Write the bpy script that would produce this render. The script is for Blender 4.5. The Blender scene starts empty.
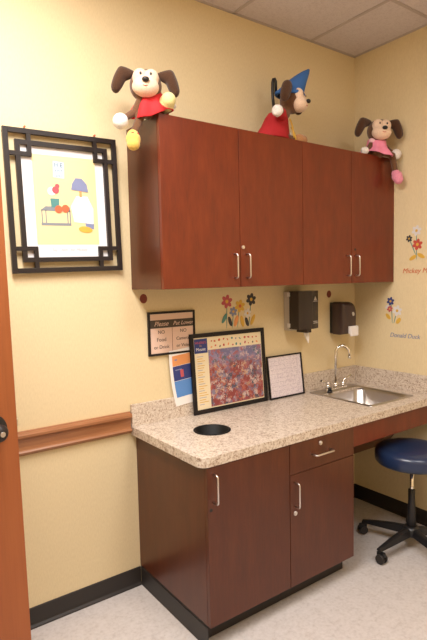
import bpy, bmesh, math, random
from mathutils import Vector, Matrix, Euler
random.seed(7)
SC = bpy.context.scene
COL = SC.collection
PI = math.pi

# ------------------------------------------------------------------ camera
YAW, PITCH, ROLL, FPX = -.6256, -.0785, -.0221, 513.73
fw = Vector((math.sin(-YAW)*math.cos(PITCH), math.cos(YAW)*math.cos(PITCH), math.sin(PITCH)))
ri = Vector((math.cos(YAW), math.sin(YAW), 0)); up = ri.cross(fw)
ri, up = ri*math.cos(ROLL)+up*math.sin(ROLL), up*math.cos(ROLL)-ri*math.sin(ROLL)
cd = bpy.data.cameras.new('camera'); co = bpy.data.objects.new('camera', cd); COL.objects.link(co)
m = Matrix.Identity(4)
for i in range(3):
    m[i][0] = ri[i]; m[i][1] = up[i]; m[i][2] = -fw[i]
m[0][3], m[1][3], m[2][3] = -1.1475, -2.3274, 1.5764
co.matrix_world = m
cd.sensor_fit = 'VERTICAL'; cd.sensor_height = 36; cd.lens = FPX*36/640; cd.clip_start = .02
SC.camera = co

# ------------------------------------------------------------------ world, lights, exposure
w = bpy.data.worlds.new('world'); SC.world = w; w.use_nodes = True
w.node_tree.nodes['Background'].inputs[0].default_value = (1, .93, .84, 1)
w.node_tree.nodes['Background'].inputs[1].default_value = .3
SC.view_settings.view_transform = 'Standard'; SC.view_settings.look = 'None'
SC.view_settings.exposure = 0.0; SC.view_settings.gamma = 1; SC.view_settings.use_curve_mapping = False
H = 3.046            # ceiling height
def area(name, loc, sx, sy, power, col):
    l = bpy.data.lights.new(name, 'AREA'); l.shape = 'RECTANGLE'; l.size = sx; l.size_y = sy
    l.energy = power; l.color = col
    o = bpy.data.objects.new(name, l); o.location = loc; COL.objects.link(o); return o
LC = (1, .975, .955)
area('troffer_light', (-.812, -1.195, H-.035), .52, 1.12, 70, LC)
area('troffer_light', (.408, -2.415, H-.035), .52, 1.12, 26, LC)

# ------------------------------------------------------------------ materials
MATS = {}
def newmat(name, col, rough=.6, metal=0., spec=.5, coat=0):
    m = bpy.data.materials.new(name); m.use_nodes = True
    b = m.node_tree.nodes['Principled BSDF']
    b.inputs['Base Color'].default_value = (*col, 1); b.inputs['Roughness'].default_value = rough
    b.inputs['Metallic'].default_value = metal; b.inputs['Specular IOR Level'].default_value = spec
    b.inputs['Coat Weight'].default_value = coat; b.inputs['Coat Roughness'].default_value = .15
    MATS[name] = m
    return m, m.node_tree, b
def nn(t, typ, **kw):
    n = t.nodes.new(typ)
    for k, v in kw.items(): setattr(n, k, v)
    return n
def mapping(t, scale, rot=(0, 0, 0)):
    tc = nn(t, 'ShaderNodeTexCoord'); mp = nn(t, 'ShaderNodeMapping')
    mp.inputs['Scale'].default_value = scale; mp.inputs['Rotation'].default_value = rot
    t.links.new(tc.outputs['Object'], mp.inputs[0]); return mp
def ramp(t, src, stops, interp='LINEAR'):
    r = nn(t, 'ShaderNodeValToRGB'); r.color_ramp.interpolation = interp
    e = r.color_ramp.elements
    while len(e) < len(stops): e.new(.5)
    for x, (p, c) in zip(e, stops): x.position = p; x.color = (*c, 1)
    t.links.new(src, r.inputs[0]); return r
def noise(t, mp, scale, detail=4, rough=.55):
    n = nn(t, 'ShaderNodeTexNoise'); n.inputs['Scale'].default_value = scale
    n.inputs['Detail'].default_value = detail; n.inputs['Roughness'].default_value = rough
    t.links.new(mp.outputs[0], n.inputs[0]); return n
def bump(t, b, src, strength, dist=.002):
    bp = nn(t, 'ShaderNodeBump'); bp.inputs['Strength'].default_value = strength
    bp.inputs['Distance'].default_value = dist
    t.links.new(src, bp.inputs['Height']); t.links.new(bp.outputs[0], b.inputs['Normal'])
def wood(name, c1, c2, c3, scale=(14, 14, 1.2), rough=.36, coat=.08, swirl=2.2):
    m, t, b = newmat(name, c2, rough, coat=coat)
    mp = mapping(t, scale)
    n1 = noise(t, mp, swirl, 6, .6)
    mp2 = mapping(t, tuple(s*6 if s > 3 else s*2 for s in scale))
    n2 = noise(t, mp2, 3, 3)
    mx = nn(t, 'ShaderNodeMix', data_type='FLOAT'); mx.inputs[0].default_value = .35
    t.links.new(n1.outputs[0], mx.inputs[2]); t.links.new(n2.outputs[0], mx.inputs[3])
    r = ramp(t, mx.outputs[0], [(.25, c1), (.5, c2), (.75, c3)])
    t.links.new(r.outputs[0], b.inputs['Base Color'])
    return m
def speck(name, base, specks, scale, rough=.4, spec=.5, big=3):
    m, t, b = newmat(name, base, rough, spec=spec)
    mp = mapping(t, (1, 1, 1))
    n0 = noise(t, mp, scale, 3, .6)
    n1 = noise(t, mp, scale/big, 4, .6)
    mx = nn(t, 'ShaderNodeMix', data_type='FLOAT'); mx.inputs[0].default_value = .4
    t.links.new(n0.outputs[0], mx.inputs[2]); t.links.new(n1.outputs[0], mx.inputs[3])
    r = ramp(t, mx.outputs[0], specks)
    t.links.new(r.outputs[0], b.inputs['Base Color'])
    return m
def fuzzy(name, col):
    m, t, b = newmat(name, col, .95, spec=.1)
    b.inputs['Sheen Weight'].default_value = .3
    mp = mapping(t, (1, 1, 1)); n = noise(t, mp, 260, 3); bump(t, b, n.outputs[0], .7, .003)
    r = ramp(t, n.outputs[0], [(.3, tuple(c*.8 for c in col)), (.7, tuple(min(1, c*1.12) for c in col))])
    t.links.new(r.outputs[0], b.inputs['Base Color'])
    return m
def cloth(name, col):
    m, t, b = newmat(name, col, .8, spec=.25)
    mp = mapping(t, (1, 1, 1)); n = noise(t, mp, 90, 4); bump(t, b, n.outputs[0], .35, .003)
    return m

m, t, b = newmat('wall_vinyl', (.74, .60, .35), .75, spec=.25)
mp = mapping(t, (1, 1, .25)); n = noise(t, mp, 220, 3)
r = ramp(t, n.outputs[0], [(.35, (.73, .59, .36)), (.65, (.78, .64, .40))])
t.links.new(r.outputs[0], b.inputs['Base Color']); bump(t, b, n.outputs[0], .12, .001)
speck('floor_tile', (.5, .46, .42), [(.36, (.52, .465, .445)), (.48, (.60, .55, .53)), (.62, (.65, .60, .585))], 60, .42, .4)
speck('ceiling_board', (.5, .5, .5), [(.35, (.58, .51, .52)), (.5, (.68, .61, .62)), (.7, (.72, .65, .66))], 160, .9, .1)
newmat('ceiling_tee', (.50, .43, .42), .6)
speck('laminate', (.6, .5, .4), [(.35, (.22, .14, .09)), (.43, (.45, .34, .26)), (.50, (.62, .52, .43)), (.60, (.74, .66, .57)), (.70, (.50, .44, .40))], 125, .33, .5, 2.2)
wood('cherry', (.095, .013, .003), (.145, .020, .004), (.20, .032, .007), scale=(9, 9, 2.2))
wood('cherry_shaded', (.062, .014, .004), (.086, .019, .0055), (.115, .028, .008), scale=(9, 9, 2.0), rough=.34)  # same cherry, darkened: shade on sides and lower fronts is in the colour
wood('door_wood', (.24, .062, .015), (.32, .088, .021), (.38, .115, .03), scale=(7, 7, .8), rough=.5, coat=.05, swirl=1.6)
wood('rail_wood', (.26, .10, .04), (.34, .14, .058), (.42, .19, .08), scale=(1.2, 14, 14), rough=.35)
newmat('black_rubber', (.022, .017, .015), .5)
newmat('black_plastic', (.012, .011, .012), .4)
newmat('chute_shade_black', (.003, .003, .003), .6, spec=.3)  # black grommet; near-black also paints in the darkness down the hole
newmat('black_frame', (.012, .009, .010), .45, spec=.3)
newmat('black_lacquer', (.020, .014, .013), .4, spec=.35)
newmat('smoke_plastic', (.030, .019, .017), .25, spec=.45)
newmat('smoke_plastic_light', (.060, .036, .032), .25, spec=.45)
newmat('grey_plastic', (.52, .47, .42), .5)
newmat('chrome', (.82, .80, .78), .12, 1)
newmat('brushed_steel', (.50, .47, .45), .3, 1)
newmat('satin_nickel', (.72, .68, .66), .28, 1)
newmat('paper_white', (.86, .82, .80), .8, spec=.1)
newmat('print_mat', (.82, .80, .82), .7)
newmat('print_yellow', (.84, .68, .36), .7)
newmat('cream', (.84, .72, .50), .7)
newmat('pink_board', (.74, .52, .42), .6)
newmat('dark_band', (.055, .04, .03), .6)
newmat('ink', (.06, .045, .04), .7)
newmat('ink_grey', (.45, .40, .46), .7)
newmat('red_ink', (.55, .08, .05), .7)
newmat('red_brown', (.20, .028, .015), .5)
newmat('navy', (.03, .045, .20), .5)
newmat('sky_blue', (.10, .26, .62), .5)
newmat('orange', (.80, .33, .12), .6)
newmat('rust', (.60, .13, .05), .6)
newmat('pale_blue', (.50, .62, .76), .7)
newmat('steel_grey', (.23, .25, .28), .6)
newmat('white_art', (.80, .80, .84), .7)
newmat('teal', (.08, .25, .24), .6)
newmat('gold', (.70, .42, .06), .6)
newmat('rose', (.52, .09, .11), .6)
newmat('blue_grey', (.22, .25, .42), .6)
newmat('leaf_dark', (.045, .04, .045), .7)
newmat('white_flower', (.72, .68, .68), .7)
newmat('white_plastic', (.75, .72, .70), .5)
cloth('towel', (.88, .84, .84))
m, t, b = newmat('vinyl_blue', (.014, .028, .078), .3, coat=.2)
mp = mapping(t, (1, 1, 1)); n = noise(t, mp, 200, 2); bump(t, b, n.outputs[0], .15, .001)
# busy poster collage
m, t, b = newmat('collage', (.4, .2, .2), .3)
mp = mapping(t, (1, 1, 1))
v = nn(t, 'ShaderNodeTexVoronoi'); v.inputs['Scale'].default_value = 48
nd = noise(t, mp, 60, 4, .7); vm = nn(t, 'ShaderNodeVectorMath', operation='MULTIPLY_ADD'); vm.inputs[1].default_value = (.09, .09, .09)
t.links.new(nd.outputs['Color'], vm.inputs[0]); t.links.new(mp.outputs[0], vm.inputs[2]); t.links.new(vm.outputs[0], v.inputs['Vector'])
sp = nn(t, 'ShaderNodeSeparateColor'); t.links.new(v.outputs['Color'], sp.inputs[0])
r = ramp(t, sp.outputs[0], [(0, (.26, .05, .05)), (.22, (.42, .12, .09)), (.4, (.22, .14, .22)), (.52, (.55, .42, .40)), (.64, (.34, .08, .09)), (.76, (.24, .22, .32)), (.86, (.08, .08, .12)), (.93, (.55, .34, .22))], 'CONSTANT')
r2 = ramp(t, sp.outputs[1], [(0, (.17, .16, .30)), (.3, (.26, .22, .38)), (.5, (.38, .12, .14)), (.66, (.30, .25, .40)), (.8, (.52, .40, .46)), (.92, (.08, .15, .17))], 'CONSTANT')
sx = nn(t, 'ShaderNodeSeparateXYZ'); t.links.new(mp.outputs[0], sx.inputs[0])
ns = noise(t, mp, 9, 2)
ad = nn(t, 'ShaderNodeMath', operation='ADD'); t.links.new(sx.outputs[2], ad.inputs[0])
ml = nn(t, 'ShaderNodeMath', operation='MULTIPLY'); ml.inputs[1].default_value = .25; t.links.new(ns.outputs[0], ml.inputs[0]); t.links.new(ml.outputs[0], ad.inputs[1])
rr = ramp(t, ad.outputs[0], [(.36, (0, 0, 0)), (.44, (1, 1, 1))])
mx = nn(t, 'ShaderNodeMix', data_type='RGBA'); t.links.new(rr.outputs[0], mx.inputs[0]); t.links.new(r.outputs[0], mx.inputs[6]); t.links.new(r2.outputs[0], mx.inputs[7])
t.links.new(mx.outputs[2], b.inputs['Base Color'])
# faint printed chart
m, t, b = newmat('chart_paper', (.74, .68, .72), .4)
mp = mapping(t, (1, 1, 1)); n = noise(t, mp, 130, 3)
r = ramp(t, n.outputs[0], [(.35, (.60, .52, .60)), (.5, (.76, .68, .74)), (.7, (.80, .73, .76))])
t.links.new(r.outputs[0], b.inputs['Base Color'])
for nm, c in (('fur_brown', (.15, .07, .035)), ('fur_dark', (.075, .034, .018)), ('fur_tan', (.62, .36, .22)), ('fur_cream', (.85, .62, .46)),
              ('fur_white', (.86, .80, .76)), ('fur_yellow', (.80, .52, .12)), ('fur_lemon', (.88, .76, .34)), ('fur_pink', (.82, .30, .42)), ('fur_caramel', (.42, .20, .08))):
    fuzzy(nm, c)
cloth('cloth_red', (.62, .03, .035)); cloth('cloth_wine', (.40, .02, .025)); cloth('cloth_pink', (.85, .28, .42)); cloth('cloth_blue', (.05, .15, .42)); cloth('cloth_pale_pink', (.9, .55, .62))
m, t, b = newmat('diffuser', (1, 1, 1), .5)
b.inputs['Emission Color'].default_value = (*LC, 1); b.inputs['Emission Strength'].default_value = 3

# ------------------------------------------------------------------ geometry helpers
class G:
    """a bmesh gathering shapes with material slots"""
    def __init__(s): s.bm = bmesh.new(); s.mats = []
    def mi(s, mat):
        if mat is None: mat = '_'
        if mat not in s.mats: s.mats.append(mat)
        return s.mats.index(mat)
    def _set(s, faces, mat, smooth=False):
        i = s.mi(mat)
        for f in faces: f.material_index = i; f.smooth = smooth
    def box(s, a, b, mat=None, bev=0, M=None):
        a, b = Vector(a), Vector(b)
        n0 = set(s.bm.faces)
        vs = bmesh.ops.create_cube(s.bm, size=1)['verts']
        for v in vs: v.co = Vector(((a[i]+b[i])/2+v.co[i]*abs(b[i]-a[i]) for i in range(3)))
        if bev:
            es = {e for v in vs for e in v.link_edges}
            bmesh.ops.bevel(s.bm, geom=list(es), offset=bev, segments=2, affect='EDGES', profile=.6)
        fs = [f for f in s.bm.faces if f not in n0]
        if M: bmesh.ops.transform(s.bm, matrix=M, verts=list({v for f in fs for v in f.verts}))
        s._set(fs, mat, False); return s
    def cyl(s, a, b, r1, r2=None, mat=None, n=24, smooth=True, cap=True):
        a, b = Vector(a), Vector(b); r2 = r1 if r2 is None else r2
        n0 = set(s.bm.faces)
        d = b-a
        M = Matrix.Translation((a+b)/2) @ d.to_track_quat('Z', 'Y').to_matrix().to_4x4()
        bmesh.ops.create_cone(s.bm, cap_ends=cap, segments=n, radius1=r1, radius2=r2, depth=d.length, matrix=M)
        fs = [f for f in s.bm.faces if f not in n0]
        i = s.mi(mat)
        for f in fs: f.material_index = i; f.smooth = smooth and len(f.verts) == 4
        return s
    def ball(s, c, r, mat=None, rot=(0, 0, 0), seg=24):
        n0 = set(s.bm.faces)
        if not hasattr(r, '__len__'): r = (r, r, r)
        M = Matrix.Translation(c) @ Euler(rot).to_matrix().to_4x4() @ Matrix.Diagonal((*r, 1))
        bmesh.ops.create_uvsphere(s.bm, u_segments=seg, v_segments=seg//2+2, radius=1, matrix=M)
        s._set([f for f in s.bm.faces if f not in n0], mat, True); return s
    def tube(s, pts, rad, mat=None, n=12, cap=True):
        pts = [Vector(p) for p in pts]
        if not hasattr(rad, '__len__'): rad = [rad]*len(pts)
        rings = []; prev = None; fs = []
        for i, p in enumerate(pts):
            d = (pts[min(i+1, len(pts)-1)]-pts[max(i-1, 0)]).normalized()
            if prev is None:
                u = d.orthogonal().normalized()
            else:
                u = (prev-d*prev.dot(d)).normalized()
            prev = u; v = d.cross(u)
            rings.append([s.bm.verts.new(p+(u*math.cos(2*PI*k/n)+v*math.sin(2*PI*k/n))*rad[i]) for k in range(n)])
        for a, b in zip(rings, rings[1:]):
            for k in range(n): fs.append(s.bm.faces.new((a[k], a[(k+1) % n], b[(k+1) % n], b[k])))
        s._set(fs, mat, True)
        if cap:
            c = [s.bm.faces.new(rings[0][::-1]), s.bm.faces.new(rings[-1])]; s._set(c, mat, False)
        return s
    def lathe(s, prof, c, mat=None, n=40):
        """prof: (r, z) list"""
        c = Vector(c); rings = []
        for r, z in prof:
            rings.append([s.bm.verts.new(c+Vector((r*math.cos(2*PI*k/n), r*math.sin(2*PI*k/n), z))) for k in range(n)])
        fs = []
        for a, b in zip(rings, rings[1:]):
            for k in range(n): fs.append(s.bm.faces.new((a[k], a[(k+1) % n], b[(k+1) % n], b[k])))
        s._set(fs, mat, True)
        s._set([s.bm.faces.new(rings[0][::-1]), s.bm.faces.new(rings[-1])], mat, False)
        return s
    def prism(s, poly, ax, lo, hi, mat=None, smooth=False):
        """poly: 2D list; ax: axis of extrusion (0,1,2); other two axes in order"""
        def P(p, t):
            q = list(p); q.insert(ax, t); return Vector(q)
        a = [s.bm.verts.new(P(p, lo)) for p in poly]; b = [s.bm.verts.new(P(p, hi)) for p in poly]
        fs = [s.bm.faces.new(a), s.bm.faces.new(b[::-1])]
        s._set(fs, mat)
        n = len(poly); g = [s.bm.faces.new((a[k], b[k], b[(k+1) % n], a[(k+1) % n])) for k in range(n)]
        s._set(g, mat, smooth)
        return s
def rrect(x0, y0, x1, y1, r, n=6):
    out = []
    for cx, cy, a0 in ((x1-r, y1-r, 0), (x0+r, y1-r, 90), (x0+r, y0+r, 180), (x1-r, y0+r, 270)):
        for k in range(n+1):
            a = math.radians(a0+90*k/n); out.append((cx+r*math.cos(a), cy+r*math.sin(a)))
    return out
def disc(cx, cy, r, n=20, ry=None, rot=0):
    ry = r if ry is None else ry
    return [(cx+r*math.cos(a)*math.cos(rot)-ry*math.sin(a)*math.sin(rot), cy+r*math.cos(a)*math.sin(rot)+ry*math.sin(a)*math.cos(rot)) for a in (2*PI*k/n for k in range(n))]

def build(name, g, mat, parent=None, origin=(0, 0, 0), label=None):
    """link gathered shapes as one mesh object; origin is in world space when there is no local frame"""
    bmesh.ops.recalc_face_normals(g.bm, faces=list(g.bm.faces))
    o3 = Vector(origin)
    for v in g.bm.verts: v.co -= o3
    me = bpy.data.meshes.new(name); g.bm.to_mesh(me); g.bm.free()
    for mm in (g.mats or ['_']): me.materials.append(MATS[mat if mm == '_' else mm])
    o = bpy.data.objects.new(name, me); COL.objects.link(o)
    if parent: o.parent = parent
    if label: o['label'] = label
    return o
def struct(name, g, mat, origin=(0, 0, 0)):
    o = build(name, g, mat, origin=origin); o.location = origin; o['kind'] = 'structure'; return o
def single(name, g, mat, label, cat, loc, group=None):
    o = build(name, g, mat, origin=loc); o.location = loc; o['label'] = label; o['category'] = cat
    if group: o['group'] = group
    return o
class Thing:
    """an Empty with parts; part coordinates are world (local=False) or local"""
    def __init__(s, name, label, cat, loc, group=None, local=False, rot=(0, 0, 0)):
        s.o = bpy.data.objects.new(name, None); COL.objects.link(s.o); s.o.location = loc; s.o.rotation_euler = rot
        s.o.empty_display_size = .05
        s.o['label'] = label; s.o['category'] = cat; s.loc = (0, 0, 0) if local else loc
        if group: s.o['group'] = group
    def part(s, name, g, mat, label=None, parent=None):
        return build(name, g, mat, parent or s.o, s.loc, label)
def remesh(o, vox, smooth=4):
    md = o.modifiers.new('r', 'REMESH'); md.mode = 'VOXEL'; md.voxel_size = vox; md.use_smooth_shade = True
    sm = o.modifiers.new('s', 'SMOOTH'); sm.iterations = smooth; sm.factor = .5
    dg = bpy.context.evaluated_depsgraph_get(); me = bpy.data.meshes.new_from_object(o.evaluated_get(dg))
    o.modifiers.clear(); old = o.data; o.data = me; bpy.data.meshes.remove(old)
    for p in me.polygons: p.use_smooth = True
def text_mesh(txt, size, mat, M, parent=None, name='lettering', shear=0, align='CENTER', ext=.0004, loc=(0, 0, 0)):
    c = bpy.data.curves.new(name, 'FONT'); c.body = txt; c.size = size; c.align_x = align; c.extrude = ext; c.shear = shear
    o = bpy.data.objects.new(name, c); COL.objects.link(o)
    dg = bpy.context.evaluated_depsgraph_get(); me = bpy.data.meshes.new_from_object(o.evaluated_get(dg))
    bpy.data.objects.remove(o); bpy.data.curves.remove(c)
    me.transform(Matrix.Translation(-Vector(loc)) @ M); me.materials.clear(); me.materials.append(MATS[mat])
    n = bpy.data.objects.new(name, me); COL.objects.link(n)
    if parent: n.parent = parent
    return n
RY = Matrix.Rotation(PI/2, 4, 'X')                       # text facing -Y (reads along +X)
RX = Matrix.Rotation(-PI/2, 4, 'Z') @ RY                 # text facing -X (reads along -Y)

# ------------------------------------------------------------------ setting
W = 1.7526; XL = -1.62; YF = -3.4; XH = -2.9
struct('floor', G().box((XH-.1, YF-.1, -.1), (W+.1, .1, 0)), 'floor_tile')
struct('ceiling', G().box((XH-.1, YF-.1, H), (W+.1, .1, H+.1)), 'ceiling_board')
struct('wall_back', G().box((XH-.1, 0, 0), (W+.1, .1, H)), 'wall_vinyl')
struct('wall_right', G().box((W, YF, 0), (W+.1, 0, H)), 'wall_vinyl')
struct('wall_front', G().box((XH-.1, YF-.1, 0), (W+.1, YF, H)), 'wall_vinyl')
DY0, DY1, DH = -1.80, -.885, 2.33
struct('wall_left', G().box((XL-.11, DY1, 0), (XL, 0, H)).box((XL-.11, YF, 0), (XL, DY0, H)).box((XL-.11, DY0, DH), (XL, DY1, H)), 'wall_vinyl')
struct('wall_hall', G().box((XH-.1, YF, 0), (XH, 0, H)), 'wall_vinyl')
g = G()
for y0, y1 in ((DY0-.05, DY0), (DY1, DY1+.05)): g.box((XL-.13, y0, 0), (XL+.014, y1, DH+.05), bev=.004)
g.box((XL-.13, DY0, DH), (XL+.014, DY1, DH+.05), bev=.004)
struct('trim_1', g, 'black_lacquer')
# ceiling tee grid
g = G()
x = .713
xs = [.713+.61*k for k in range(-6, 3)]
for x in xs:
    if XH < x < W: g.box((x-.010, YF, H-.004), (x+.010, -.004, H+.001))
ys = [-.585-.61*k for k in range(-1, 6)]
for y in ys:
    if y < -.02: g.box((XH, y-.010, H-.0045), (W, y+.010, H+.001))
# wall angle
g.box((XL, -.018, H-.004), (W, 0, H)); g.box((W-.018, YF, H-.004), (W, 0, H))
struct('trim_2', g, 'ceiling_tee')
# black rubber cove base
def cove(pts2, ax, lo, hi, name, flip=1):
    g = G(); g.prism(pts2, ax, lo, hi); return struct(name, g, 'black_rubber')
prof = [(0, 0), (-.016, 0), (-.014, .006), (-.007, .014), (-.005, .02), (-.005, .092), (-.003, .095), (0, .095)]
g = G(); g.prism(prof, 0, XL, .0275); g.prism(prof, 0, .962, W); struct('baseboard_back', g, 'black_rubber')
g = G(); g.prism([(W+a, z) for a, z in prof], 1, YF, -.001); struct('baseboard_right', g, 'black_rubber')
g = G(); g.prism([(XL-a, z) for a, z in prof], 1, DY1+.05, -.001); struct('baseboard_left', g, 'black_rubber')
# chair rail: moulded
rp = [(0, .812), (-.010, .812), (-.016, .818), (-.022, .822), (-.026, .829), (-.022, .836), (-.015, .840), (-.013, .850), (-.014, .872), (-.018, .886),
      (-.024, .890), (-.031, .898), (-.031, .908), (-.024, .915), (-.012, .917), (-.010, .922), (0, .922)]
g = G(); g.prism(rp, 0, XL, -.004); struct('trim_3', g, 'rail_wood')

# ceiling troffers
for k, (xc, yc) in enumerate(((-.812, -1.195), (.408, -2.415))):
    T = Thing('ceiling_light', ['recessed fluorescent ceiling light nearer the framed print wall', 'recessed fluorescent ceiling light farther back in the room'][k], 'light', (xc, yc, H-.03))
    g = G(); a, b2 = .295, .60
    g.box((xc-a, yc-b2, H-.03), (xc+a, yc-b2+.03, H-.005), bev=.003); g.box((xc-a, yc+b2-.03, H-.03), (xc+a, yc+b2, H-.005), bev=.003)
    g.box((xc-a, yc-b2+.03, H-.03), (xc-a+.03, yc+b2-.03, H-.005), bev=.003); g.box((xc+a-.03, yc-b2+.03, H-.03), (xc+a, yc+b2-.03, H-.005), bev=.003)
    T.part('frame', g, 'white_plastic')
    T.part('diffuser', G().box((xc-a+.03, yc-b2+.03, H-.02), (xc+a-.03, yc+b2-.03, H-.006)), 'diffuser')

# ------------------------------------------------------------------ open door at the left
dx, dy = -.714, -.628
ang = math.atan2(-.26, -.96)
T = Thing('wooden_door', 'orange brown flat wooden door standing open at the left edge', 'door', (dx+.016, dy, 0), local=True, rot=(0, math.radians(.8), ang))
DWd = .87
o = T.part('slab', G().box((0, -.045, .012), (DWd, 0, 2.32), bev=.003), 'door_wood')
# local +x runs from free edge to hinge; local -y is away from camera? (rotated ~195 deg: local -y faces the back wall)
kz = 1.125; kx = .086
g = G(); g.cyl((kx, 0, kz), (kx, .010, kz), .050, .046, n=36)
rose = T.part('rosette', g, 'black_plastic')
g = G(); g.cyl((kx, .009, kz), (kx, .035, kz), .014, .012); g.ball((kx, .048, kz), (.027, .019, .027))
T.part('door_knob', g, 'black_lacquer')
g = G(); g.cyl((kx, .066, kz), (kx, .069, kz), .008)
T.part('key_cylinder', g, 'satin_nickel')
g = G(); g.cyl((kx, -.045, kz), (kx, -.055, kz), .041, .037, n=36); g.cyl((kx, -.054, kz), (kx, -.09, kz), .012); g.ball((kx, -.105, kz), (.029, .022, .029))
T.part('rear_knob', g, 'black_lacquer')
g = G(); g.box((-.0012, -.036, kz-.03), (.001, -.009, kz+.03)); T.part('latch_plate', g, 'satin_nickel')
g = G(); g.prism([(-.020, -.029), (0, -.029), (0, -.010), (-.008, -.010)], 2, kz-.010, kz+.012); T.part('latch_bolt', g, 'satin_nickel')
g = G()
for z in (.3, 1.16, 2.05): g.cyl((DWd+.006, -.022, z-.05), (DWd+.006, -.022, z+.05), .007)
T.part('hinge', g, 'satin_nickel')

# ------------------------------------------------------------------ wall cabinets
UB, UT, UD = 1.5363, 2.3137, .314
def pull(T, parent, p0, p1, out=(0, -1, 0), r=.0045, d=.03, mat='satin_nickel'):
    p0, p1, out = Vector(p0), Vector(p1), Vector(out)
    ax = (p1-p0).normalized(); c = .011
    pts = [p0]
    for k in range(5):
        a = k/4*PI/2; pts.append(p0+out*(d-c+c*math.sin(a))+ax*(c-c*math.cos(a)))
    for k in range(5):
        a = PI/2-k/4*PI/2; pts.append(p1+out*(d-c+c*math.sin(a))-ax*(c-c*math.cos(a)))
    pts.append(p1)
    return T.part('handle', G().tube(pts, r, n=10), mat, parent=parent)
def upper(x0, xm, x1, label, locks):
    T = Thing('wall_cabinet', label, 'cabinet', ((x0+x1)/2, 0, UB), group=None)
    g = G()
    g.box((x0, -UD+.021, UB), (x0+.018, -.001, UT)); g.box((x1-.018, -UD+.021, UB), (x1, -.001, UT))
    g.box((x0+.018, -UD+.021, UB), (x1-.018, -.001, UB+.018)); g.box((x0+.018, -UD+.021, UT-.018), (x1-.018, -.001, UT))
    g.box((x0+.018, -.012, UB+.018), (x1-.018, -.001, UT-.018))
    T.part('body', g, 'cherry_shaded')
    dr = []
    for a, b2 in ((x0+.001, xm-.0015), (xm+.0015, x1-.001)):
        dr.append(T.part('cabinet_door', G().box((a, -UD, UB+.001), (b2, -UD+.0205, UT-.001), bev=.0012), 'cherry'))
    pull(T, dr[0], (xm-.040, -UD, 1.582), (xm-.040, -UD, 1.70))
    pull(T, dr[1], (xm+.040, -UD, 1.582), (xm+.040, -UD, 1.70))
    if locks == 'lock':
        T.part('lock', G().cyl((xm+.018, -UD, 1.735), (xm+.018, -UD-.004, 1.735), .009).cyl((xm+.018, -UD-.003, 1.735), (xm+.018, -UD-.006, 1.735), .005), 'satin_nickel', parent=dr[1])
    else:
        T.part('lock', G().cyl((xm+.035, -UD+.001, 1.738), (xm+.035, -UD-.001, 1.738), .007), 'black_plastic', parent=dr[1])
    return T
upper(.033, .482, .925, 'dark cherry wall cabinet with two doors, left one beside the framed print', 'lock')
upper(.9255, 1.332, W-.002, 'dark cherry wall cabinet with two doors, right one against the side wall', 'hole')

# ------------------------------------------------------------------ base cabinets
ZC = .8435; SLAB = .042; CT = ZC-SLAB; BY = -.63; ZD = .103
def base(x0, x1, label):
    T = Thing('base_cabinet', label, 'cabinet', ((x0+x1)/2, -.3, 0))
    g = G()
    top = CT-.001
    g.box((x0, BY+.021, ZD), (x0+.018, -.001, top)); g.box((x1-.018, BY+.021, ZD), (x1, -.001, top))
    g.box((x0+.018, BY+.021, ZD), (x1-.018, -.001, ZD+.018)); g.box((x0+.018, -.012, ZD+.018), (x1-.018, -.001, top))
    g.box((x0+.018, BY+.021, top-.02), (x1-.018, BY+.04, top))
    T.part('body', g, 'cherry_shaded')
    g = G(); g.box((x0, BY+.075, 0), (x1, -.005, ZD-.0005), bev=.002)
    T.part('toe_kick', g, 'black_rubber')
    return T
X0, XS, X1 = .0286, .499, .96
T = base(X0, XS, 'dark cherry base cabinet with one full-height door under the trash hole')
# side rubber base strip
T.part('rubber_strip', G().box((X0-.004, -.615, 0), (X0-.0002, -.017, .094), bev=.0015), 'black_rubber')
d = T.part('cabinet_door', G().box((X0+.0005, BY, ZD), (XS-.0015, BY+.0205, CT-.003), bev=.0012), 'cherry_shaded')
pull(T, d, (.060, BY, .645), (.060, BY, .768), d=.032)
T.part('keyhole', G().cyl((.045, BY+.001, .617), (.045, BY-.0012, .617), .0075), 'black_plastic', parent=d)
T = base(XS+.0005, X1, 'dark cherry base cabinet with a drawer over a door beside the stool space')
dw = T.part('drawer', G().box((XS+.002, BY, .6525), (X1-.0005, BY+.0205, CT-.003), bev=.0012), 'cherry_shaded')
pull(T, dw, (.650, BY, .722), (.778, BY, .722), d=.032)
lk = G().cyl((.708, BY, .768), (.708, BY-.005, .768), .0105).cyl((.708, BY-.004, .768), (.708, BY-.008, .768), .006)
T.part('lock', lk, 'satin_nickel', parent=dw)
d = T.part('cabinet_door', G().box((XS+.002, BY, ZD), (X1-.0005, BY+.0205, .6495), bev=.0012), 'cherry_shaded')
pull(T, d, (.532, BY, .495), (.532, BY, .612), d=.032)
lk = G().cyl((.532, BY, .462), (.532, BY-.005, .462), .0105).cyl((.532, BY-.004, .462), (.532, BY-.008, .462), .006)
T.part('lock', lk, 'satin_nickel', parent=d)
# apron and slanted under-sink cover
T = Thing('apron_panel', 'reddish cherry apron panel under the sink counter above the stool', 'panel', (1.36, -.6, .68))
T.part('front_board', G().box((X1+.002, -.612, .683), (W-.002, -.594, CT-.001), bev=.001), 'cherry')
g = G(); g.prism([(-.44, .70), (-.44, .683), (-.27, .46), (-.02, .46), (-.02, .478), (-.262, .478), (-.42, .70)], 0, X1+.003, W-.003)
T.part('sloped_cover', g, 'cherry_shaded')

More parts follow.
